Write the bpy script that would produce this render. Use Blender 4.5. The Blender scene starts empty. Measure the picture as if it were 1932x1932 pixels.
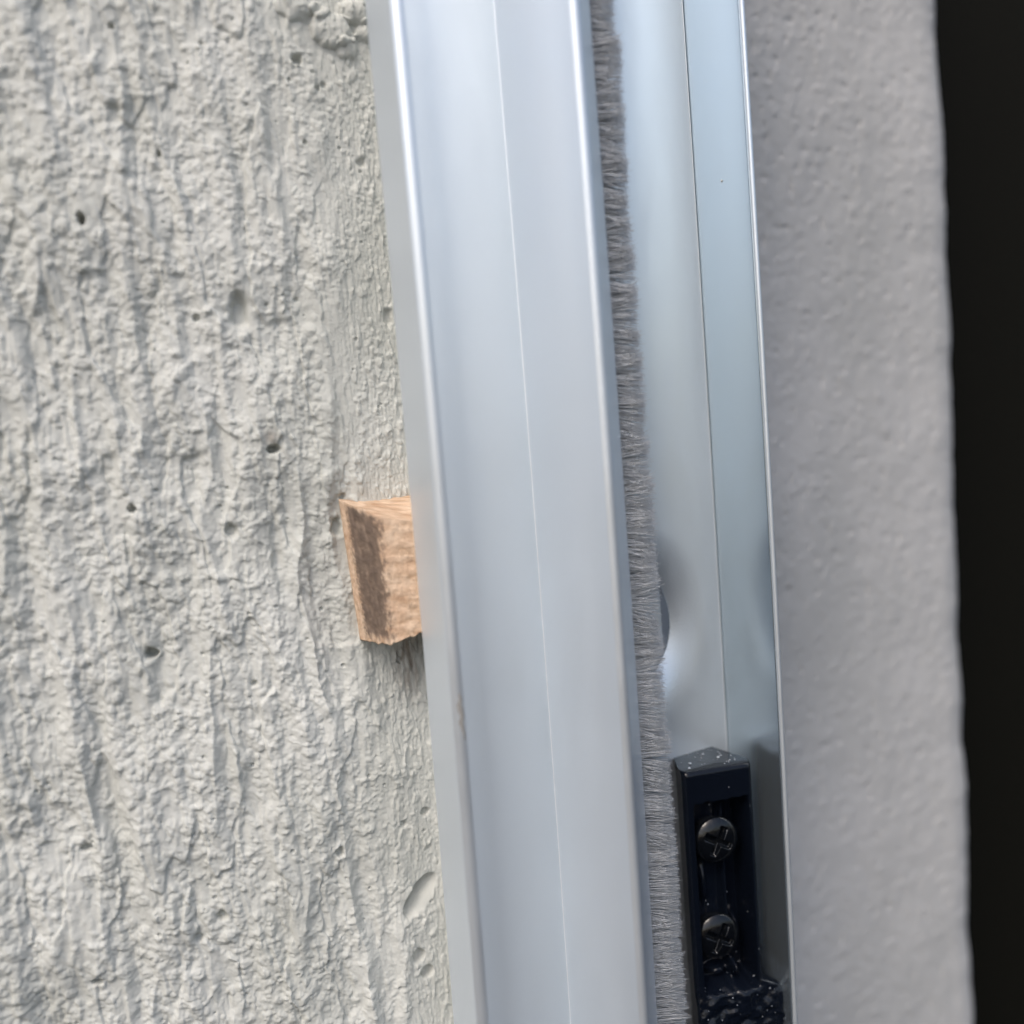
import bpy, math
import numpy as np
from mathutils import Matrix, Vector

# ---------------------------------------------------------------- camera
S = bpy.context.scene
COL = S.collection
FPX = 1980.0                                   # focal length in units of a 1932 wide picture
up = np.array([-1557., 20100., 1980.]); up /= np.linalg.norm(up)
fw = np.array([0., 0., -1.])
YW = fw - (fw @ up) * up; YW /= np.linalg.norm(YW)
XW = np.cross(YW, up)
RM = np.array([XW, YW, up])
CP = np.array([0., -.2, 0.])

def at(px, py, y):
    """where a sight line meets the vertical plane at depth y"""
    r = RM @ np.array([px - 966., 966. - py, -FPX])
    return CP + r * (y + .2) / r[1]

cam_d = bpy.data.cameras.new('camera')
cam = bpy.data.objects.new('camera', cam_d); COL.objects.link(cam)
m4 = Matrix([[*RM[0], CP[0]], [*RM[1], CP[1]], [*RM[2], CP[2]], [0, 0, 0, 1]])
cam.matrix_world = m4
cam_d.sensor_width = 36.0
cam_d.lens = 36.0 * FPX / 1932.0
cam_d.clip_start = .01
cam_d.clip_end = 60
cam_d.dof.use_dof = True
cam_d.dof.focus_distance = .204
cam_d.dof.aperture_fstop = 5.6
S.camera = cam

# ---------------------------------------------------------------- light
SUN_EL, SUN_AZ = math.radians(50), math.radians(205)    # azimuth clockwise from +Y
w = bpy.data.worlds.new('World'); S.world = w; w.use_nodes = True
nt = w.node_tree
sky = nt.nodes.new('ShaderNodeTexSky'); sky.sky_type = 'NISHITA'; sky.sun_disc = False
sky.sun_elevation = SUN_EL; sky.sun_rotation = SUN_AZ
sky.air_density = 1.0; sky.dust_density = 4.0; sky.ozone_density = 1.0
bg = nt.nodes['Background']; bg.inputs['Strength'].default_value = .15
nt.links.new(sky.outputs[0], bg.inputs['Color'])
sd = bpy.data.lights.new('sun', 'SUN'); sd.energy = .6; sd.angle = math.radians(24)
sd.color = (1, .95, .88)
so = bpy.data.objects.new('sun', sd); COL.objects.link(so)
dvec = Vector((math.sin(SUN_AZ) * math.cos(SUN_EL), math.cos(SUN_AZ) * math.cos(SUN_EL), math.sin(SUN_EL)))
so.rotation_euler = dvec.to_track_quat('Z', 'Y').to_euler()
S.view_settings.view_transform = 'Standard'; S.view_settings.look = 'None'
S.view_settings.gamma = 1; S.view_settings.exposure = 0.46
S.view_settings.use_curve_mapping = False
S.render.engine = 'CYCLES'

# ---------------------------------------------------------------- helpers
def mat(name, base, rough=.6, metal=0., bump=None, vary=None, spec=.5, coat=0.):
    m = bpy.data.materials.new(name); m.use_nodes = True
    n = m.node_tree.nodes; l = m.node_tree.links; b = n['Principled BSDF']
    b.inputs['Base Color'].default_value = (*base, 1); b.inputs['Roughness'].default_value = rough
    b.inputs['Metallic'].default_value = metal; b.inputs['Specular IOR Level'].default_value = spec
    b.inputs['Coat Weight'].default_value = coat
    tc = n.new('ShaderNodeTexCoord')
    if vary:                                   # (scale, second colour, stretch xyz, detail)
        sc, c2, st, det = vary
        mp = n.new('ShaderNodeMapping'); mp.inputs['Scale'].default_value = st
        l.new(tc.outputs['Object'], mp.inputs[0])
        no = n.new('ShaderNodeTexNoise'); no.inputs['Scale'].default_value = sc; no.inputs['Detail'].default_value = det
        l.new(mp.outputs[0], no.inputs['Vector'])
        cr = n.new('ShaderNodeValToRGB')
        cr.color_ramp.elements[0].position = .35; cr.color_ramp.elements[0].color = (*base, 1)
        cr.color_ramp.elements[1].position = .65; cr.color_ramp.elements[1].color = (*c2, 1)
        l.new(no.outputs['Fac'], cr.inputs[0]); l.new(cr.outputs[0], b.inputs['Base Color'])
    if bump:                                   # list of (scale, height in metres, stretch)
        prev = None
        for sc, h, st in bump:
            mp = n.new('ShaderNodeMapping'); mp.inputs['Scale'].default_value = st
            l.new(tc.outputs['Object'], mp.inputs[0])
            no = n.new('ShaderNodeTexNoise'); no.inputs['Scale'].default_value = sc; no.inputs['Detail'].default_value = 4
            l.new(mp.outputs[0], no.inputs['Vector'])
            bu = n.new('ShaderNodeBump'); bu.inputs['Distance'].default_value = h; bu.inputs['Strength'].default_value = 1
            l.new(no.outputs['Fac'], bu.inputs['Height'])
            if prev: l.new(prev.outputs[0], bu.inputs['Normal'])
            prev = bu
        l.new(prev.outputs[0], b.inputs['Normal'])
    return m

def link(name, verts, faces, material, parent=None, smooth=True, sharp=None):
    me = bpy.data.meshes.new(name)
    me.from_pydata([tuple(v) for v in verts], [], [tuple(f) for f in faces]); me.update()
    me.materials.append(material)
    if smooth:
        me.shade_smooth()
        if sharp: me.set_sharp_from_angle(angle=math.radians(sharp))
    o = bpy.data.objects.new(name, me); COL.objects.link(o)
    if parent: o.parent = parent
    return o

def grid(name, P, material, parent=None, mask=None):
    """P: (n, m, 3) array of points -> one smooth sheet; mask drops quads"""
    n, m = P.shape[:2]
    me = bpy.data.meshes.new(name)
    idx = np.arange(n * m).reshape(n, m)
    q = np.stack([idx[:-1, :-1], idx[1:, :-1], idx[1:, 1:], idx[:-1, 1:]], -1)
    if mask is not None: q = q[mask]
    q = q.reshape(-1, 4); k = len(q)
    me.vertices.add(n * m); me.vertices.foreach_set('co', P.reshape(-1).astype(np.float32))
    me.loops.add(k * 4); me.loops.foreach_set('vertex_index', q.reshape(-1).astype(np.int32))
    me.polygons.add(k); me.polygons.foreach_set('loop_start', np.arange(0, k * 4, 4, dtype=np.int32))
    me.update(calc_edges=True); me.validate()
    me.shade_smooth(); me.materials.append(material)
    o = bpy.data.objects.new(name, me); COL.objects.link(o)
    if parent: o.parent = parent
    return o

def empty(name, loc):
    o = bpy.data.objects.new(name, None); o.location = loc; o.empty_display_size = .01
    COL.objects.link(o); return o

def tag(o, label, cat, group=None):
    o['label'] = label; o['category'] = cat
    if group: o['group'] = group
    return o

def adopt(root):                               # keep children where they were built
    inv = Matrix.Translation(-root.location)
    for c in COL.objects:
        if c.parent == root: c.matrix_parent_inverse = inv

rng = np.random.default_rng(7)
def perlin(x, y, seed):
    r = np.random.default_rng(seed); p = r.permutation(512); ang = r.random(512) * 2 * np.pi
    gx, gy = np.cos(ang), np.sin(ang)
    xi = np.floor(x).astype(int); yi = np.floor(y).astype(int); xf = x - xi; yf = y - yi
    def g(i, j, dx, dy):
        h = p[(p[i & 511] + j) & 511]
        return gx[h] * dx + gy[h] * dy
    u = xf ** 3 * (xf * (xf * 6 - 15) + 10); v = yf ** 3 * (yf * (yf * 6 - 15) + 10)
    a = g(xi, yi, xf, yf); b = g(xi + 1, yi, xf - 1, yf); c = g(xi, yi + 1, xf, yf - 1); d = g(xi + 1, yi + 1, xf - 1, yf - 1)
    return ((a + (b - a) * u) + ((c + (d - c) * u) - (a + (b - a) * u)) * v) * 1.5
def fbm(x, y, seed, o=4, gain=.5):
    t = 0; a = 1.
    for k in range(o):
        t = t + a * perlin(x * 2 ** k, y * 2 ** k, seed + k); a *= gain
    return t
def sst(a, b, x):
    t = np.clip((x - a) / (b - a), 0, 1); return t * t * (3 - 2 * t)

# ---------------------------------------------------------------- materials
M_plaster = mat('rough_plaster', (.50, .51, .475), .9, vary=(45, (.59, .60, .57), (1, 1, .6), 6),
                bump=[(3000, .00006, (1, 1, .8))], spec=.2)
M_smooth = mat('smooth_render', (.46, .46, .45), .9, vary=(30, (.53, .525, .515), (1, 1, .5), 5),
               bump=[(500, .00025, (1, 1, 1))], spec=.2)
M_alu = mat('satin_aluminium', (.76, .815, .865), .36, .66, bump=[(5200, .000003, (1, 1, 1)), (3000, .0000035, (1, 1, .01))])
def smudges(m):
    """handling marks: the gloss varies, the colour does not"""
    n = m.node_tree.nodes; l = m.node_tree.links; tc = n.new('ShaderNodeTexCoord')
    mp = n.new('ShaderNodeMapping'); mp.inputs['Scale'].default_value = (1, 1, .35); l.new(tc.outputs['Object'], mp.inputs[0])
    no = n.new('ShaderNodeTexNoise'); no.inputs['Scale'].default_value = 130; no.inputs['Detail'].default_value = 7; no.inputs['Roughness'].default_value = .65
    l.new(mp.outputs[0], no.inputs['Vector'])
    mr = n.new('ShaderNodeMapRange'); mr.inputs['From Min'].default_value = .35; mr.inputs['From Max'].default_value = .7
    mr.inputs['To Min'].default_value = .33; mr.inputs['To Max'].default_value = .46
    l.new(no.outputs['Fac'], mr.inputs['Value']); l.new(mr.outputs[0], n['Principled BSDF'].inputs['Roughness'])
smudges(M_alu)
M_flange = mat('shaded_aluminium', (.66, .755, .82), .24, .93, bump=[(5200, .000002, (1, 1, 1))])  # the rail's aluminium again, tinted darker and glossier for shade on the flange
M_glint = mat('crease_highlight', (.90, .93, .96), .3, .5)  # pale colour painting the bright line of light along the creases
M_black = mat('black_plastic', (.004, .006, .011), .19, bump=[(1800, .00003, (1, 1, 1))], spec=.3)
M_screw = mat('black_screw', (.004, .005, .007), .12, .0, coat=.2, spec=.35, bump=[(700, .0001, (1, 1, 1))])
M_drop = mat('pale_specks', (.38, .41, .45), .25)
M_pile = mat('pile_fibre', (.62, .62, .615), .65, vary=(900, (.78, .78, .775), (1, 1, 1), 3))
M_dark = mat('interior_dark', (.0035, .0035, .002), .8, spec=.15)

def plaster_nodes():
    """brown stain under the block mixed into the plaster colour"""
    n = M_plaster.node_tree.nodes; l = M_plaster.node_tree.links; b = n['Principled BSDF']
    src = b.inputs['Base Color'].links[0].from_socket
    at_ = n.new('ShaderNodeAttribute'); at_.attribute_name = 'stain'
    mx = n.new('ShaderNodeMix'); mx.data_type = 'RGBA'
    l.new(at_.outputs['Fac'], mx.inputs['Factor']); l.new(src, mx.inputs['A'])
    mx.inputs['B'].default_value = (.15, .11, .08, 1)
    l.new(mx.outputs['Result'], b.inputs['Base Color'])
plaster_nodes()

# ---------------------------------------------------------------- left wall: rough plaster, real relief
# the wall runs away from the camera towards the rail, faster near the rail
def wall_xy(s):                                # s metres along the wall, 0 beside the rail, + to the left
    kx = np.interp(s, [-.03, 0, .01, .03, .2], [.026, 0, -.0085, -.0275, -.195])
    ky = np.interp(s, [-.03, 0, .01, .03, .2], [.02, .004, -.0015, -.0085, -.045])
    return kx, ky
S0 = at(774, 966, .004)[0]
s = np.concatenate([np.arange(-.014, .100, .00016), np.arange(.1003, .17, .0007)]); z = np.arange(-.165, .125, .00017)
# smooth the bend
ss = np.linspace(-.03, .2, 800); bx, by = wall_xy(ss)
ker = np.hanning(45); ker /= ker.sum()
bx = np.convolve(np.pad(bx, 22, 'edge'), ker, 'valid'); by = np.convolve(np.pad(by, 22, 'edge'), ker, 'valid')
bx[:25] = wall_xy(ss)[0][:25]; by[:25] = wall_xy(ss)[1][:25]
BX = np.interp(s, ss, bx); BY = np.interp(s, ss, by)
tx, ty = np.gradient(BX, s), np.gradient(BY, s); ln = np.hypot(tx, ty)
NX, NY = -ty / ln, tx / ln                     # outward normal (towards the camera)
if NY[100] > 0: NX, NY = -NX, -NY
def wall_sz(px, py):                           # picture point -> wall coordinates
    r = RM @ np.array([px - 966., 966. - py, -FPX]); ys = np.linspace(-.06, .03, 900)
    pts_x = CP[0] + r[0] * (ys + .2) / r[1]
    wx, wy = bx + S0, by
    wyi = np.interp(-pts_x, -wx, wy)
    k = np.argmin(np.abs(wyi - ys)); t = (ys[k] + .2) / r[1]
    return float(np.interp(-(r[0] * t), -wx, ss)), float(r[2] * t)
# the rail leans in nothing: wall coordinates are upright like the rail
SS, ZZ = np.meshgrid(s, z, indexing='ij')
mm = 1000.
u, v = SS * mm, ZZ * mm
wu = u + .7 * fbm(u / 7, v / 9, 11, 3) + .12 * v * 0; wv = v + .7 * fbm(u / 6, v / 6, 21, 3)
lean = u - .05 * v
rough = sst(6, 20, u + 5 * fbm(u / 12, v / 18, 31, 3) - .02 * v) * .85 + .15
# long trowelled ridges
r1 = 1 - np.abs(fbm((lean + 2.2 * fbm(u / 10, v / 22, 41, 2)) / 9.5, v / 70, 42, 2)) * 2.0
h = 1.15 * np.clip(r1, -.6, 1) * rough
r2 = fbm((lean + 1.0 * fbm(u / 4, v / 9, 43, 2)) / 3.6, v / 30, 44, 3)
h += .60 * r2 * rough
h += 1.15 * fbm(u / 15, v / 26, 45, 2) * rough
# clods: soft rounded lumps sitting on a smoother coat
patch = sst(-.35, .35, fbm(u / 9, v / 14, 81, 3))
far = sst(15, 60, u)                           # coarser away from the rail
def lump(x, y, seed, lo, hi, o=2): return sst(lo, hi, fbm(x, y, seed, o, .45))
h += .40 * rough * (.75 * lump(wu / 2.9, wv / 3.8, 51, -.25, .75) + .50 * (.4 + .6 * patch) * lump(wu / 1.6, wv / 2.0, 61, -.15, .7)
              + .26 * (.35 + .65 * patch) * (1 - .5 * far) * lump(wu / .85, wv / 1.0, 65, -.1, .7) + .10 * (1 - .6 * far) * perlin(wu / .5, wv / .6, 71))
# crumbs standing proud
cr = sst(.30, .66, perlin(wu / 1.9, wv / 2.5, 91)); h += rough * .26 * cr
# scars: steps where a coat broke off, long and upright
st = sst(-.05, .05, fbm(lean / 12 + .05 * perlin(u / 2, v / 2.5, 96), v / 38, 95, 3)); h += rough * .75 * st
st2 = sst(-.09, .09, fbm((lean + .35 * perlin(u / 1.6, v / 2, 97)) / 7, v / 26, 98, 2)); h += rough * .28 * st2
# fine upright drag lines beside the rail
near = 1 - sst(4, 17, u)
h += near * (.15 * fbm((u + .5 * perlin(u / 2, v / 5, 101)) / .8, v / 6.5, 102, 3) + .10 * fbm(u / .5, v / .9, 111, 3))
h += .035 * fbm(u / .42, v / .5, 121, 2)
h += .28 * sst(.3, .5, perlin(u / 1.3, v / 3.2, 131)) * near
# loose grains and clods bedded in the coat: rounded knobs of every size, in drifts
ng = 30000; ga = rng.uniform(-6, 97, ng); gb = rng.uniform(-160, 120, ng)
gp = fbm(ga / 8, gb / 13, 171, 3); gr = np.exp(rng.normal(-.95, .38, ng)) * (1 + .5 * sst(15, 60, ga)); gr = np.clip(gr, .2, 1.5)
gk = (rng.random(ng) < .12 + .88 * sst(-.35, .3, gp)) & (rng.random(ng) < .25 + .75 * sst(5, 20, ga + 12 * gp))
add = np.zeros_like(h)
for a, b, r_g, ec, th in zip(ga[gk], gb[gk], gr[gk], rng.uniform(.7, 1.25, gk.sum()), rng.uniform(0, 3.14, gk.sum())):
    i0 = int((a / mm + .014) / .00016); j0 = int((b / mm + .165) / .00017); q = int(r_g * 1.45 / .16) + 1
    sl = (slice(max(i0 - q, 0), i0 + q), slice(max(j0 - q, 0), j0 + q))
    x_ = u[sl] - a; y_ = v[sl] - b; c_, s_ = math.cos(th), math.sin(th)
    d2 = ((x_ * c_ + y_ * s_) / ec) ** 2 + ((-x_ * s_ + y_ * c_) * ec) ** 2
    k_ = np.clip(1 - d2 / (r_g * r_g * 1.3), 0, 1); add[sl] = np.maximum(add[sl], r_g * .42 * k_ ** .8)
h += add * (1 + .35 * perlin(u / .7, v / .7, 172))
# bubbles and holes seen in the photograph: px, py, radius mm, depth mm, stretch
pits = [(560, 112, .85, 1.2, 1), (612, 158, .6, .6, 1), (155, 415, .55, 1.5, 1.5), (685, 305, .9, .9, 1), (515, 848, 1.0, 1.6, .7),
        (452, 590, 1.7, 1.8, 1.8), (735, 597, .9, 1.0, 2), (285, 1235, 1.3, 3.4, .8), (162, 1603, 1.1, 1.8, .7), (435, 1003, 1.1, 1.0, 1.1),
        (805, 1533, .95, 1.4, 1), (764, 1556, .6, .7, 1.1), (794, 1806, 1.5, 2.2, 1), (811, 1836, 1.5, 2.2, .9), (420, 1728, .9, 1.3, 1),
        (757, 1246, .7, 1.0, 1.2), (641, 1608, .7, .9, 1.2), (647, 937, .6, .8, 1), (636, 995, 1.0, 1.4, 1.8), (370, 600, .6, .8, 1),
        (600, 165, .5, .5, 1), (210, 50, .4, .8, 1), (300, 290, .35, .6, 1.2), (700, 1680, .4, .6, 1),
        (560, 565, .5, .6, 1), (480, 1290, .5, .7, 1), (250, 960, .6, .8, 1), (375, 1770, .7, 1, 1), (185, 1850, .8, 1.2, .7)]
for px, py, rr, dd, sq in pits:
    a, b = wall_sz(px, py)
    d = np.hypot((u - a * mm), (v - b * mm) / sq); d = d * (1 + .22 * perlin(u / rr / 1.1 + px, v / rr / 1.1, 141))
    h = h * (1 - .8 * (1 - sst(rr * .8, rr * 1.5, d))) - dd * (1 - sst(rr * .55, rr * 1.08, d))
# big sloping scoop low beside the rail, and the lump at the very top
a, b = wall_sz(797, 1692); du = (u - a * mm) * -1; dv = v - b * mm
qa = (du * .72 + dv * .69); qb = (-du * .69 + dv * .72)
sc = 1 - sst(.72, 1.02, np.hypot(qa / 5.2, qb / 2.8))
h = h * (1 - .9 * sc) - 4.2 * sc * sst(-2.5, 2.6, qb + .0 * qa)
for px, py, rr, hh in [(625, 55, 4.2, 2.6), (670, 20, 3.2, 3.2), (655, 90, 2.4, 1.6), (560, 10, 3.5, 2.0), (690, 60, 2.2, 2.0), (600, 20, 2, 1.4)]:
    a, b = wall_sz(px, py); d = np.hypot(u - a * mm, (v - b * mm) / .8) * (1 + .25 * perlin(u / 2, v / 2, 151))
    h += hh * np.sqrt(np.clip(1 - (d / rr) ** 2, 0, 1)) * .8
# small random pin holes
for k in range(260):
    a = rng.uniform(0, 90); b = rng.uniform(-150, 110); rr = rng.uniform(.16, .42)
    i0 = int((a / mm + .014) / .00016); j0 = int((b / mm + .165) / .00017); q = 5
    sl = (slice(max(i0 - q, 0), i0 + q), slice(max(j0 - q, 0), j0 + q))
    d = np.hypot(u[sl] - a, v[sl] - b); h[sl] -= rr * 1.5 * (1 - sst(rr * .6, rr * 1.2, d))
hm = (h - 1.0) * .88 / mm
P = np.stack([S0 + BX[:, None] + NX[:, None] * hm, BY[:, None] + NY[:, None] * hm, ZZ], -1)
wall = grid('plaster_wall', P, M_plaster)
a, b = wall_sz(765, 1235)
stn = np.exp(-((u - a * mm + 1) / 3.2) ** 2) * sst(-13, -1, v - b * mm) * (1 - sst(1.0, 4.5, v - b * mm)) * (.6 + .5 * fbm(u / .8, v / 5, 161, 3))
a, b = wall_sz(510, 825)
stn = np.maximum(stn, .5 * np.exp(-(((u - a * mm) / 1.2) ** 2 + ((v - b * mm) / 1.4) ** 2)))
att = wall.data.attributes.new('stain', 'FLOAT', 'POINT')
att.data.foreach_set('value', np.clip(stn, 0, 1).reshape(-1).astype(np.float32))
tag(wall, 'rough pale grey plaster wall with pits and ridges left of the rail', 'wall')

# ---------------------------------------------------------------- right wall: smooth render with a wavy free edge
yr = lambda t: .036 + .045 * np.clip((t * (XR - XL) + XL - .03) / (XR - .03), 0, 1)
XL = -.030; XR = at(1797, 966, .085)[0]
tt = np.linspace(0, 1, 480); zz = np.linspace(-.27, .20, 1100)
T, Z2 = np.meshgrid(tt, zz, indexing='ij')
edge = 0.0010 * fbm(Z2 * 22, Z2 * 0 + 3.3, 201, 2) + .00055 * fbm(Z2 * 75, Z2 * 0 + 1.3, 211, 2)
XX = XL + (XR - XL) * T + edge * sst(.85, 1, T)
um, vm = XX * mm, Z2 * mm
hh = .25 * fbm(um / 16, vm / 26, 221, 3) + .12 * fbm(um / 4.5, vm / 6, 231, 3) + .05 * fbm(um / 1.2, vm / 1.4, 241, 2)
hh += .16 * sst(.3, .6, perlin(um / 2.6, vm / 2.9, 251)) - .34 * sst(.50, .66, perlin(um / 2.1, vm / 2.3, 261))
YY = yr(T) - hh / mm
rd = np.clip((T - .955) / .045, 0, 1)          # rounded arris
YY = YY + .0035 * (1 - np.sqrt(1 - rd ** 2 * .98))
Pf = np.stack([XX, YY, Z2], -1)
ret = []                                       # return face going back from the arris
for k in range(1, 14):
    e = Pf[-1].copy(); e[:, 1] += .004 * k; e[:, 0] -= .0006 * k; ret.append(e)
Pf = np.concatenate([Pf, np.array(ret)], 0)
rw = grid('rendered_wall', Pf, M_smooth)
tag(rw, 'smooth grey rendered wall strip behind the rail ending in a wavy edge', 'wall')

# box helper, and the black backdrop beyond the smooth wall's free edge
def box(name, x0, x1, y0, y1, z0, z1, m, parent=None, bev=0):
    import bmesh
    bm = bmesh.new(); bmesh.ops.create_cube(bm, size=1)
    for q in bm.verts:
        q.co = Vector(((x0 + x1) / 2 + q.co.x * (x1 - x0), (y0 + y1) / 2 + q.co.y * (y1 - y0), (z0 + z1) / 2 + q.co.z * (z1 - z0)))
    if bev: bmesh.ops.bevel(bm, geom=bm.edges[:], offset=bev, segments=4, affect='EDGES', profile=.6)
    me = bpy.data.meshes.new(name); bm.to_mesh(me); bm.free(); me.materials.append(m)
    me.shade_smooth(); me.set_sharp_from_angle(angle=math.radians(40))
    o = bpy.data.objects.new(name, me); COL.objects.link(o)
    if parent: o.parent = parent
    return o
dk = box('dark_backdrop', XR - .004, XR + .30, .150, .165, -.42, .36, M_dark, bev=.002)  # sheet added for the dark interior, its shade put into the black colour
tag(dk, 'black sheet standing for the dark interior beyond the free edge of the smooth wall', 'panel')

# ---------------------------------------------------------------- rail
def fillet(pts, closed=False):
    """pts: (x, y, radius) -> polyline with rounded corners"""
    out = []; n = len(pts)
    for i, (x, y, r) in enumerate(pts):
        if (not closed and i in (0, n - 1)) or r == 0: out.append((x, y)); continue
        p = np.array([x, y]); a = np.array(pts[i - 1][:2]); b = np.array(pts[(i + 1) % n][:2])
        da = (a - p) / np.linalg.norm(a - p); db = (b - p) / np.linalg.norm(b - p)
        ang = math.acos(np.clip(da @ db, -1, 1)); d = r / math.tan(ang / 2)
        d = min(d, .48 * np.linalg.norm(a - p), .48 * np.linalg.norm(b - p)); r2 = d * math.tan(ang / 2)
        c = p + (da + db) / np.linalg.norm(da + db) * (r2 / math.sin(ang / 2))
        a0 = math.atan2(*(p + da * d - c)[::-1]); a1 = math.atan2(*(p + db * d - c)[::-1])
        df = (a1 - a0 + math.pi) % (2 * math.pi) - math.pi
        nseg = 12
        out.append(tuple(p + da * (d + min(.0004, .1 * np.linalg.norm(a - p)))))
        for k in range(nseg + 1):
            t = a0 + df * k / nseg; out.append((c[0] + r2 * math.cos(t), c[1] + r2 * math.sin(t)))
        out.append(tuple(p + db * (d + min(.0004, .1 * np.linalg.norm(b - p)))))
    return out
ZT, ZB = .150, -.230
BOW = .00045
def bow(zv):                                   # the profile is very slightly sprung
    t = (zv + .02) / .10; return -BOW * (t * t) + BOW * .5
def extrude(name, poly, material, parent=None, closed=True, nz=60, sharp=35):
    n = len(poly); V = []; Fc = []
    for k in range(nz + 1):
        zv = ZB + (ZT - ZB) * k / nz
        for x, y in poly: V.append((x + bow(zv), y, zv))
    for k in range(nz):
        for i in range(n if closed else n - 1):
            j = (i + 1) % n; Fc.append((k * n + i, k * n + j, (k + 1) * n + j, (k + 1) * n + i))
    if closed: Fc.append(tuple(range(n))[::-1]); Fc.append(tuple(nz * n + i for i in range(n)))
    return link(name, V, Fc, material, parent, sharp=sharp)
X_ = lambda px, y: at(px, 966, y)[0]
A = (X_(774, -.012), -.012); B = (X_(824, -.0222), -.0225); Cc = (X_(1006, -.004), -.004)
D = (X_(1155, -.0215), -.0218); E_ = (X_(1178, -.010), -.010)
rail = empty('guide_rail', (0, 0, ZB))
tag(rail, 'tall satin aluminium rail with two hollow channels beside the rough plaster', 'rail')
# arcs give the channel floor its soft rolling reflection
def arc(p, q, bulge, n=10):
    p = np.array(p); q = np.array(q); d = q - p; nn = np.array([d[1], -d[0]])
    return [tuple(p + d * t + nn * bulge * 4 * t * (1 - t)) + (0,) for t in np.linspace(0, 1, n + 2)[1:-1]]
front = [(A[0], .006, 0), (A[0], A[1], .0012), (B[0] + .0003, B[1] - .0011, .0052)] + arc(B, Cc, .03)[1:] + [(Cc[0], Cc[1], .00012)] \
    + arc(Cc, D, .03)[:-1] + [(D[0], D[1] - .0008, .0034), (E_[0], E_[1], .0010), (E_[0] - .001, .001, 0)]
fc = extrude('front_channel', fillet(front, True), M_alu, rail, sharp=30)
from mathutils.bvhtree import BVHTree
bvh = BVHTree.FromPolygons([v.co.copy() for v in fc.data.vertices], [tuple(p.vertices) for p in fc.data.polygons])
def on_rail(px, py):
    r = RM @ np.array([px - 966., 966. - py, -FPX]); h_ = bvh.ray_cast(Vector(CP), Vector(r).normalized())
    return np.array(h_[0]), np.array(h_[1])
V = []; Fc = []
for k in range(9):                             # a scrape of old mortar on the rounded corner
    y_ = 1308 + k * 11; c_ = 868 + .078 * (y_ - 1340) + (0, 2, -1, 1, 3, 0, 2, 4, 5)[k]; w_ = (1, 3, 4.5, 5, 3.5, 4.5, 3, 2, .6)[k]
    for o_ in (-1, 0, 1):
        p_, n_ = on_rail(c_ + o_ * w_, y_); V.append(p_ - n_ * 0 + n_ * (.00004 if o_ else .00014) * (1 if n_ @ (CP - p_) > 0 else -1))
for k in range(8):
    for j in range(2): Fc.append((k * 3 + j, k * 3 + j + 1, k * 3 + 4 + j, k * 3 + 3 + j))
link('mortar_scrape', V, Fc, mat('scraped_patch', (.30, .29, .27), .8), rail)
bead = lambda n_, c, r, m_=M_glint: extrude(n_, [(c[0] + r * math.cos(a_), c[1] + r * math.sin(a_)) for a_ in np.linspace(0, 2 * math.pi, 9)[:-1]], m_, rail, sharp=80)
G = (X_(1345, .0165), .0165); H = (X_(1447, .001), .001)
gd = np.array([H[0] - G[0], H[1] - G[1]]); gd /= np.linalg.norm(gd); gn = np.array([-gd[1], gd[0]]) * -1
if gn[0] < 0: gn = -gn
tk = .0011
bl = (.0195, .0035)                            # hidden start of the back web, behind the brush
bd = np.array([G[0] - bl[0], G[1] - bl[1]]); bd /= np.linalg.norm(bd); bn = np.array([-bd[1], bd[0]])
Go = (G[0] + gn[0] * tk + bn[0] * .0009, G[1] + .0012)
flange = [(G[0] + .00012, G[1] - .0001, 0), (H[0], H[1], .0004), (H[0] + gn[0] * tk, H[1] + gn[1] * tk, .0004), (Go[0], Go[1], .0003), (G[0] + .00012, Go[1], 0)]
extrude('side_flange', fillet(flange, True), M_flange, rail, sharp=30)

bead('lip', (H[0] + gn[0] * tk / 2 - gd[0] * -.0001, H[1] + gn[1] * tk / 2 + gd[1] * .0001), .00050, M_alu)
bead('glint_bead', (Cc[0], Cc[1] - .00010), .00009); bead('glint_bead', (G[0], G[1] - .00016), .00009)  # thin beads added in the creases as their highlights
# back web: a fine sheet with a pressed, countersunk hole
hc = at(1186, 1190, .0075); RH = .0078
L = math.hypot(G[0] - bl[0], G[1] - bl[1])
hs = (hc[0] - bl[0]) / bd[0]
# true meeting point of the sight line with the web
r_ = RM @ np.array([1186 - 966., 966. - 1190., -FPX])
tq = ((bl[0] - CP[0]) * bn[0] + (bl[1] - CP[1]) * bn[1]) / (r_[0] * bn[0] + r_[1] * bn[1])
hp = CP + r_ * tq; hs = (hp[0] - bl[0]) * bd[0] + (hp[1] - bl[1]) * bd[1]; hz = hp[2]
r_ = RM @ np.array([1261 - 966., 966. - 1190., -FPX])
tq = ((bl[0] - CP[0]) * bn[0] + (bl[1] - CP[1]) * bn[1]) / (r_[0] * bn[0] + r_[1] * bn[1])
hq = CP + r_ * tq; RH = (hq[0] - bl[0]) * bd[0] + (hq[1] - bl[1]) * bd[1] - hs + .0020
wz = np.concatenate([np.linspace(ZB, hz - .03, 20)[:-1], np.linspace(hz - .03, hz + .03, 420), np.linspace(hz + .03, ZT, 20)[1:]])
wsv = np.linspace(0, L, 150)
Wv, Wz = np.meshgrid(wsv, wz, indexing='ij')
rr = np.hypot(Wv - hs, (Wz - hz) * .93)
RZ = RH
dep = np.zeros_like(rr); q = np.clip((RZ + .0085 - rr) / .0085, 0, 1)
dep = .0023 * q ** 2.2
dep += .000012 * fbm(Wv * 2500, Wz * 2500, 301, 2) * sst(0, .3, q)
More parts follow.
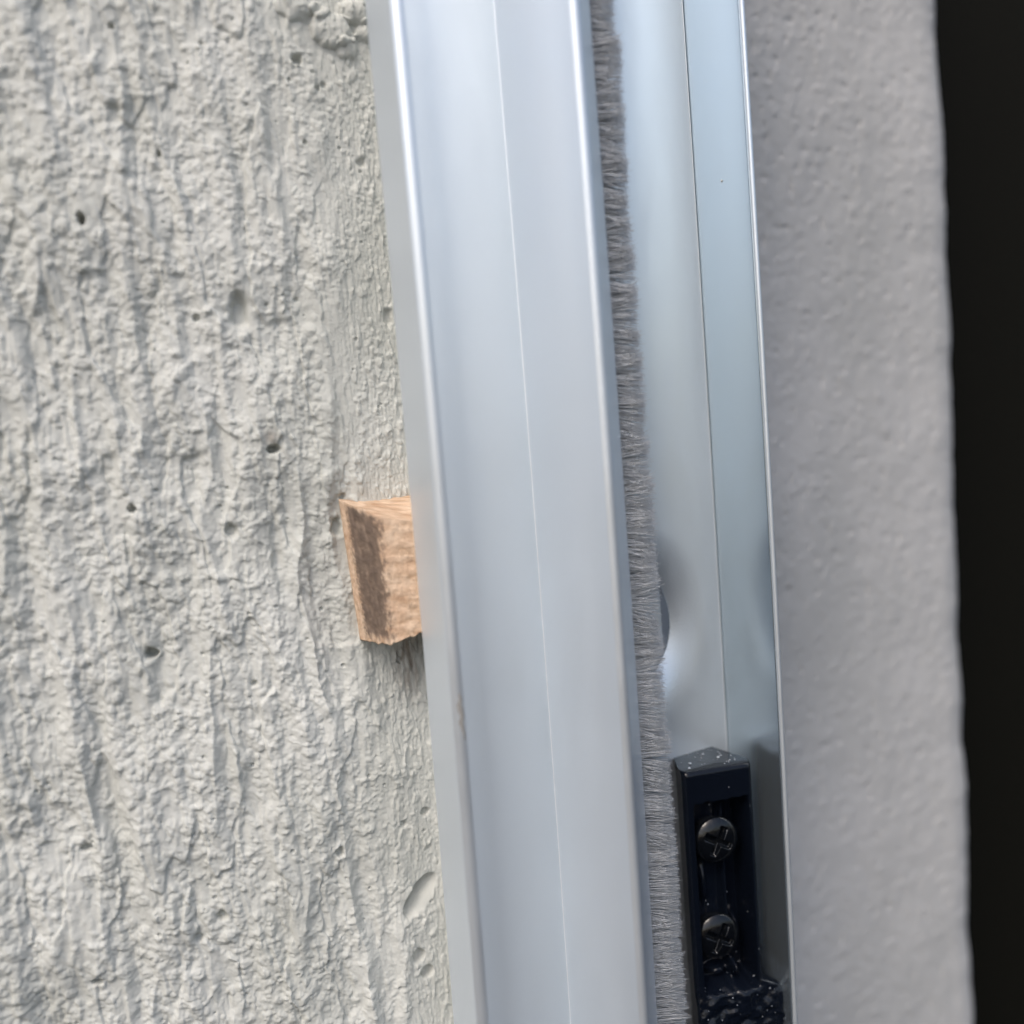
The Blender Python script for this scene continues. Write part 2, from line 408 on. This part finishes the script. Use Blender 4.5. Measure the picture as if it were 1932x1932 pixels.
# snap grid points lying around the rim on to the circle so the hole has a clean edge
an = np.arctan2((Wz - hz) * .93, Wv - hs); near_ = np.abs(rr - RZ) < .00011
Wv2 = np.where(near_, hs + RZ * np.cos(an), Wv); Wz2 = np.where(near_, hz + RZ * np.sin(an) / .93, Wz)
Pw = np.stack([bl[0] + bd[0] * Wv2 + bn[0] * dep + bow(Wz2), bl[1] + bd[1] * Wv2 + bn[1] * dep, Wz2], -1)
cen = (rr[:-1, :-1] + rr[1:, 1:]) / 2
web = grid('back_web', Pw, M_alu, rail, mask=cen > RZ)
sol = web.modifiers.new('thickness', 'SOLIDIFY'); sol.thickness = .0008; sol.offset = 1 if False else -1

V = [(bl[0] + bd[0] * a_ + bn[0] * o_, bl[1] + bd[1] * a_ + bn[1] * o_, hz + z_) for z_ in (-.02, .02) for a_, o_ in ((hs - .012, .0034), (hs + .011, .0034), (hs + .011, .0042), (hs - .012, .0042))]
link('rear_plate', V, [(0, 1, 5, 4), (1, 2, 6, 5), (2, 3, 7, 6), (3, 0, 4, 7), (0, 3, 2, 1), (4, 5, 6, 7)], M_alu, rail, smooth=False)
V = []; Fc = []
for f_, z_, r_g in [(.52, at(1353, 345, .01)[2], .00035), (.35, at(1330, 150, .01)[2], .00012), (.60, at(1360, 700, .01)[2], .0001), (.75, at(1420, 985, .005)[2], .00012), (.4, at(1385, 1240, .01)[2], .00012), (.3, at(1370, 1060, .01)[2], .0001)]:
    c_ = np.array([G[0] + (H[0] - G[0]) * f_ + bow(z_) - gn[0] * .00002, G[1] + (H[1] - G[1]) * f_ - gn[1] * .00002, z_]); b0 = len(V)
    for k in range(8):
        a_ = k * math.pi / 4; q_ = r_g * (.6 + .4 * math.cos(3 * a_)); V.append(c_ + np.array([gd[0] * q_ * math.cos(a_), gd[1] * q_ * math.cos(a_), q_ * 1.3 * math.sin(a_)]))
    V.append(c_ - np.array([gn[0], gn[1], 0]) * r_g * .6)
    for k in range(8): Fc.append((b0 + k, b0 + (k + 1) % 8, b0 + 8))
link('plaster_splash', V, Fc, mat('dried_plaster', (.7, .7, .68), .8), rail)['kind'] = 'stuff'
# the pile strip: a backing and its fibres
brush = box('brush_seal', E_[0] - .0015, E_[0] + .0008, -.0015, .0030, ZB, ZT, M_pile, rail)
nf = 15000; V = []; Fc = []
fz = rng.uniform(-.165, .125, nf)
clump = fbm(fz * 420, fz * 0 + .5, 401, 3); clump2 = fbm(fz * 130, fz * 0 + 2.5, 411, 2)
for k in range(nf):
    z0 = fz[k]; y0 = rng.uniform(-.0058, .0028)
    x0 = E_[0] - .0006 + bow(z0)
    layer = (y0 + .0058) / .0086
    ln_ = .0060 + .0011 * min(max((.03 - z0) / .13, 0), 1) + .0006 * clump2[k] + rng.normal(0, .00030) + .0007 * layer + .0006 * clump[k]
    if rng.random() < .02: ln_ += rng.uniform(.0003, .0009)
    dz = ln_ * (-.10 + .38 * clump[k] + rng.normal(0, .12)); dy = ln_ * (rng.normal(0, .10) - .03)
    wd = rng.uniform(.00005, .00009)
    pts = []
    sg = rng.normal(0, .06)
    for t in (0, .5, 1):
        pts.append((x0 + ln_ * t * (1 - .06 * t), y0 + dy * t, z0 + dz * t + sg * ln_ * t * t))
    b0 = len(V)
    for t, p in zip((1, .9, .35), pts):
        for a_ in (0, 2.094, 4.189): V.append((p[0], p[1] + wd * t * math.cos(a_), p[2] + wd * t * math.sin(a_)))
    for lv in (0, 1):
        for i in range(3):
            j = (i + 1) % 3; Fc.append((b0 + lv * 3 + i, b0 + lv * 3 + j, b0 + lv * 3 + 3 + j, b0 + lv * 3 + 3 + i))
    Fc.append((b0 + 6, b0 + 7, b0 + 8))
pile = link('pile', V, Fc, M_pile, brush)
adopt(rail)

# ---------------------------------------------------------------- wood block
def wood_mat():
    m = bpy.data.materials.new('raw_wood'); m.use_nodes = True
    n = m.node_tree.nodes; l = m.node_tree.links; b = n['Principled BSDF']; b.inputs['Roughness'].default_value = .75
    b.inputs['Specular IOR Level'].default_value = .25
    tc = n.new('ShaderNodeTexCoord'); mp = n.new('ShaderNodeMapping'); mp.inputs['Scale'].default_value = (.35, 1.6, 1.0)
    l.new(tc.outputs['Object'], mp.inputs[0])
    n1 = n.new('ShaderNodeTexNoise'); n1.inputs['Scale'].default_value = 650; n1.inputs['Detail'].default_value = 6
    l.new(mp.outputs[0], n1.inputs['Vector'])
    c1 = n.new('ShaderNodeValToRGB')
    e = c1.color_ramp.elements; e[0].position = .32; e[0].color = (.48, .335, .225, 1); e[1].position = .62; e[1].color = (.70, .535, .395, 1)
    l.new(n1.outputs['Fac'], c1.inputs[0])
    n2 = n.new('ShaderNodeTexNoise'); n2.inputs['Scale'].default_value = 260; n2.inputs['Detail'].default_value = 3
    l.new(tc.outputs['Object'], n2.inputs['Vector'])
    mx0 = n.new('ShaderNodeMix'); mx0.data_type = 'RGBA'; mx0.blend_type = 'MULTIPLY'; mx0.inputs['Factor'].default_value = .45
    c3 = n.new('ShaderNodeValToRGB'); c3.color_ramp.elements[0].position = .35; c3.color_ramp.elements[0].color = (.75, .6, .5, 1); c3.color_ramp.elements[1].position = .6
    l.new(n2.outputs['Fac'], c3.inputs[0]); l.new(c1.outputs[0], mx0.inputs['A']); l.new(c3.outputs[0], mx0.inputs['B'])
    aa = n.new('ShaderNodeAttribute'); aa.attribute_name = 'weathered'
    c2 = n.new('ShaderNodeValToRGB'); c2.color_ramp.elements[0].color = (.085, .062, .048, 1); c2.color_ramp.elements[1].color = (.20, .15, .118, 1)
    mp2 = n.new('ShaderNodeMapping'); mp2.inputs['Scale'].default_value = (1, 1, .22); l.new(tc.outputs['Object'], mp2.inputs[0])
    n3 = n.new('ShaderNodeTexNoise'); n3.inputs['Scale'].default_value = 900; n3.inputs['Detail'].default_value = 5
    l.new(mp2.outputs[0], n3.inputs['Vector']); l.new(n3.outputs['Fac'], c2.inputs[0])
    mx = n.new('ShaderNodeMix'); mx.data_type = 'RGBA'
    l.new(aa.outputs['Fac'], mx.inputs['Factor']); l.new(mx0.outputs['Result'], mx.inputs['A']); l.new(c2.outputs[0], mx.inputs['B'])
    l.new(mx.outputs['Result'], b.inputs['Base Color'])
    bu = n.new('ShaderNodeBump'); bu.inputs['Distance'].default_value = .0003; l.new(n1.outputs['Fac'], bu.inputs['Height']); l.new(bu.outputs[0], b.inputs['Normal'])
    return m
M_wood = wood_mat()
def pt(px, py, y): return at(px, py, y)
# front outline rows (top to bottom), columns: left arris, chamfer start, chamfer end, towards the rail
tl, bl_, = pt(638, 948, -.0005), pt(682, 1207, -.0005)
def lerp(a, b, t): return a + (b - a) * t
cols_top = [pt(637, 950, .003), pt(639, 942, -.0035), pt(650, 947, -.0050), pt(716, 974, -.0095), pt(790, 984, -.0088), pt(806, 984, -.0088)]
cols_bot = [pt(676, 1203, .003), pt(680, 1206, -.0035), pt(692, 1210, -.0050), pt(738, 1217, -.0095), pt(800, 1191, -.0088), pt(818, 1188, -.0088)]
back_top = [pt(637, 942, .006), pt(640, 935, .006), pt(652, 932, .006), pt(712, 930, .006), pt(790, 928, .007), pt(806, 928, .007)]
nc, nr = 90, 110
def interp_cols(c, t):
    kn = [0, .06, .16, .50, .86, 1]
    return np.array([np.interp(t, kn, [p[i] for p in c]) for i in range(3)]).T
t = np.linspace(0, 1, nc); top = interp_cols(cols_top, t); bot = interp_cols(cols_bot, t); bk = interp_cols(back_top, t)
rows = [lerp(bk, top, q) for q in np.linspace(0, 1, 36)[:-1]]
rows += [lerp(top, bot, q) for q in np.linspace(0, 1, nr)]
bb = bot.copy(); bb[:, 1] = .012; bb[:, 2] += .0006
rows += [lerp(bot, bb, q) for q in np.linspace(0, 1, 24)[1:]]
PW = np.array(rows)                            # rows x cols
ri = np.arange(len(rows))[:, None] + 0 * t[None]; ti = t[None] + 0 * ri
n1 = fbm(ti * 22, ri / 9., 501, 4); n2 = fbm(ti * 60 + 9, ri / 2.2, 511, 2)
frontm = sst(34, 37, ri) * (1 - sst(143, 146, ri)); topm = 1 - sst(33, 36, ri)
PW[..., 1] -= frontm * (.00014 * n1 + .00006 * n2)
PW[..., 2] += topm * .00025 * fbm(ti * 3, ri / 2.6, 521, 3) + (1 - topm) * sst(132, 144, ri) * .0003 * fbm(ti * 14, ri / 30., 531, 3)
wood = grid('wood_block', PW.transpose(1, 0, 2), M_wood)
wth = sst(.13, .20, ti + .03 * n2) * (1 - sst(.44, .56, ti + .07 * n1 + .03 * n2)) * sst(35, 40, ri + 3 * n1 - 22 * (ti - .15) * 0) * (1 - sst(136, 144, ri + 5 * n1)) * (.95 + .15 * n1)
att = wood.data.attributes.new('weathered', 'FLOAT', 'POINT')
att.data.foreach_set('value', np.clip(wth, 0, 1).T.reshape(-1).astype(np.float32))
tag(wood, 'small raw wooden block wedged between plaster wall and rail, brown chamfered side', 'block')

# ---------------------------------------------------------------- black end stop in the channel
stop = empty('end_stop', tuple(at(1355, 1900, .004)))
tag(stop, 'black plastic stop screwed inside the rear channel at the bottom right', 'rail fitting')
FL = np.array([.0296, 0.]); FR = np.array([.0440, .0035]); AP = np.array([.0370, .0162]); BLk = np.array([.0292, .0112])
zt = -.0737
Wd = np.linalg.norm(FR - FL); fd = (FR - FL) / Wd; fn = np.array([fd[1], -fd[0]])       # fn points to the camera
x0e, x1e = -.0002, Wd
nu, nv = 170, 560; zb = -.150
step_z = at(1432, 1850, .003)[2]
U, Vv = np.meshgrid(np.linspace(0, 1, nu), np.linspace(0, 1, nv), indexing='ij')
Zs = zt + (zb - zt) * Vv
right = Wd + .0042 * sst(0, 1, np.sqrt(np.clip((step_z - Zs) / .0030, 0, 1)))
Uu = U * right
d_edge = np.minimum(Uu, right - Uu) ; d_top = zt - Zs
rim = .0019
w_u = Uu * mm; w_z = Zs * mm
inp = sst(rim - .0003, rim + .0010, Uu) * sst(rim - .0010, rim - .0001, Wd - Uu)
zin_t = at(1360, 1500, .004)[2]; zin_b = at(1370, 1862, .004)[2]
wav = .0003 * fbm(w_u / 2, w_z / 2, 601, 2)
pocket = inp * sst(0, .0022, zin_t - Zs + wav) * sst(0, .0022, Zs - zin_b + wav)
depth = .0050 * pocket
# central rib and side pocket
rib = np.exp(-((Uu - .0088) / .0007) ** 2) * pocket; depth -= .0022 * rib
depth += .0024 * pocket * sst(.0096, .0104, Uu)
for bx_, qx_, qy_, rx_, rz_, hh_ in [(.0110, 1395, 1615, .0018, .0032, .0030), (.0112, 1400, 1768, .0018, .0040, .0034), (.0046, 1330, 1680, .0012, .0050, .0012),
                                     (.0060, 1345, 1838, .0030, .0016, .0024), (.0096, 1380, 1828, .0014, .0022, .0030)]:
    bz_ = at(qx_, qy_, .003)[2]; dd_ = np.hypot((Uu - bx_) / rx_, (Zs - bz_) / rz_); depth -= hh_ * pocket * sst(0, .8, 1 - dd_)
# rounded edges
rb = .0012
re = np.clip(1 - d_edge / rb, 0, 1); rt = np.clip(1 - d_top / rb, 0, 1)
depth += rb * (1 - np.sqrt(np.clip(1 - re ** 2, 0, 1))) + rb * (1 - np.sqrt(np.clip(1 - rt ** 2, 0, 1)))
low = 1 - sst(zin_b - .002, zin_b + .003, Zs)
depth += low * (.0007 * fbm(w_u / 4, w_z / 3.5, 611, 2) - .0009 + .00012 * fbm(w_u / 1.3, w_z / 1.3, 621, 2)) + .00002 * fbm(w_u / .3, w_z / .3, 631, 2)
wob = (.00010 * fbm(w_u / 2.2, w_z / 3.2, 641, 2)) * pocket; depth += wob
FX = FL[0] + fd[0] * Uu - fn[0] * depth; FY = FL[1] + fd[1] * Uu - fn[1] * depth
PB = np.stack([FX, FY, Zs], -1)
# wrap the sides back to the web and flange
def side(edgecol, tgt, n=10):
    e = edgecol; out = []
    for k in range(1, n + 1):
        q = k / n; p = e.copy(); p[:, 0] = e[:, 0] + (tgt[0] - e[0, 0]) * q; p[:, 1] = e[:, 1] + (tgt[1] - e[:, 1]) * q; out.append(p)
    return np.array(out)
sl_ = side(PB[0], BLk)[::-1]; sr_ = side(PB[-1], AP)
body = grid('body', np.concatenate([sl_, PB, sr_], 0), M_black, stop)
# sloping top cap
loop = np.concatenate([PB[:, 0, :], sr_[:, 0, :], sl_[:, 0, :]], 0)
cv = [tuple(p) for p in loop]; ctr = loop.mean(0); ctr[2] += .00025
top_v = cv + [tuple(ctr)]
cap = link('top_cap', top_v, [(i, (i + 1) % len(cv), len(cv)) for i in range(len(cv))], M_black, stop, smooth=False)

def screw(px, py, y):
    c = at(px, py, y); n_r, n_a = 46, 96; Rr = .0047
    V = []; Fc = []
    fnv = np.array([fn[0], fn[1], -.0]); fnv /= np.linalg.norm(fnv); sx = np.array([fd[0], fd[1], 0]); sz = np.array([0, 0, 1.])
    for i in range(n_r + 6):
        for j in range(n_a):
            a_ = 2 * math.pi * j / n_a
            if i < n_r:
                r = Rr * (i + .001) / (n_r - 1); hgt = .0019 * math.sqrt(max(0, 1 - (r / (Rr * 1.04)) ** 2))
                p, q = r * math.cos(a_ + .5), r * math.sin(a_ + .5)
                arm = min(abs(p), abs(q)); lg = max(abs(p), abs(q))
                k = (1 - float(sst(.00050, .00075, arm))) * (1 - float(sst(.0028, .0032, lg)))
                hgt -= .0016 * k * (1 - .5 * lg / .003)
            else:
                r = Rr * (1 - .04 * (i - n_r)); hgt = -.0006 * (i - n_r + .5)
            V.append(c + sx * r * math.cos(a_) + sz * r * math.sin(a_) + fnv * hgt)
    for i in range(n_r + 5):
        for j in range(n_a):
            k = (j + 1) % n_a; Fc.append((i * n_a + j, (i + 1) * n_a + j, (i + 1) * n_a + k, i * n_a + k))
    return link('screw', V, Fc, M_screw, stop)
screw(1350, 1583, .0034); screw(1353, 1765, .0038)
# droplets and crumbs on the cap and on the lower block: one scatter of specks
V = []; Fc = []
def speck(p, r, nrm):
    b0 = len(V); nrm = np.array(nrm) / np.linalg.norm(nrm); a_ = np.cross(nrm, [0.3, .2, 1.1]); a_ /= np.linalg.norm(a_); b_ = np.cross(nrm, a_)
    k1 = rng.uniform(.6, 1.4)
    for i, (rr_, hh_) in enumerate([(1, -.1), (.9, .35), (.5, .7)]):
        for j in range(7):
            t_ = 2 * math.pi * j / 7; f_ = rng.uniform(.85, 1.15)
            V.append(np.array(p) + (a_ * math.cos(t_) * rr_ * k1 + b_ * math.sin(t_) * rr_) * r * f_ + nrm * hh_ * r)
    V.append(np.array(p) + nrm * r * .8)
    for i in range(2):
        for j in range(7):
            k = (j + 1) % 7; Fc.append((b0 + i * 7 + j, b0 + i * 7 + k, b0 + i * 7 + 7 + k, b0 + i * 7 + 7 + j))
    for j in range(7): Fc.append((b0 + 14 + j, b0 + 14 + (j + 1) % 7, b0 + 21))
for k in range(46):
    a_, b_ = rng.uniform(.06, .94), rng.uniform(.08, .95)
    f_ = lerp(FL, FR, a_); g_ = lerp(BLk, AP, a_); q = lerp(f_, g_, b_)
    speck((q[0], q[1], zt + .0001 + .0002 * min(b_, 1 - b_)), rng.choice([.00008, .00012, .00016, .00032], p=[.4, .3, .2, .1]), (0, 0, 1))
for k in range(60):
    iu = int(rng.uniform(15, nu - 8)); zq = rng.uniform(step_z - .014, step_z + .003) if k % 3 else rng.uniform(step_z, zt)
    jv = int((zq - zt) / (zb - zt) * (nv - 1)); p = PB[iu, jv]
    speck(p, rng.choice([.00006, .00009, .00014], p=[.5, .35, .15]), (fn[0], fn[1], .2))
spk = link('dust_specks', V, Fc, M_drop, stop); spk['kind'] = 'stuff'
adopt(stop)
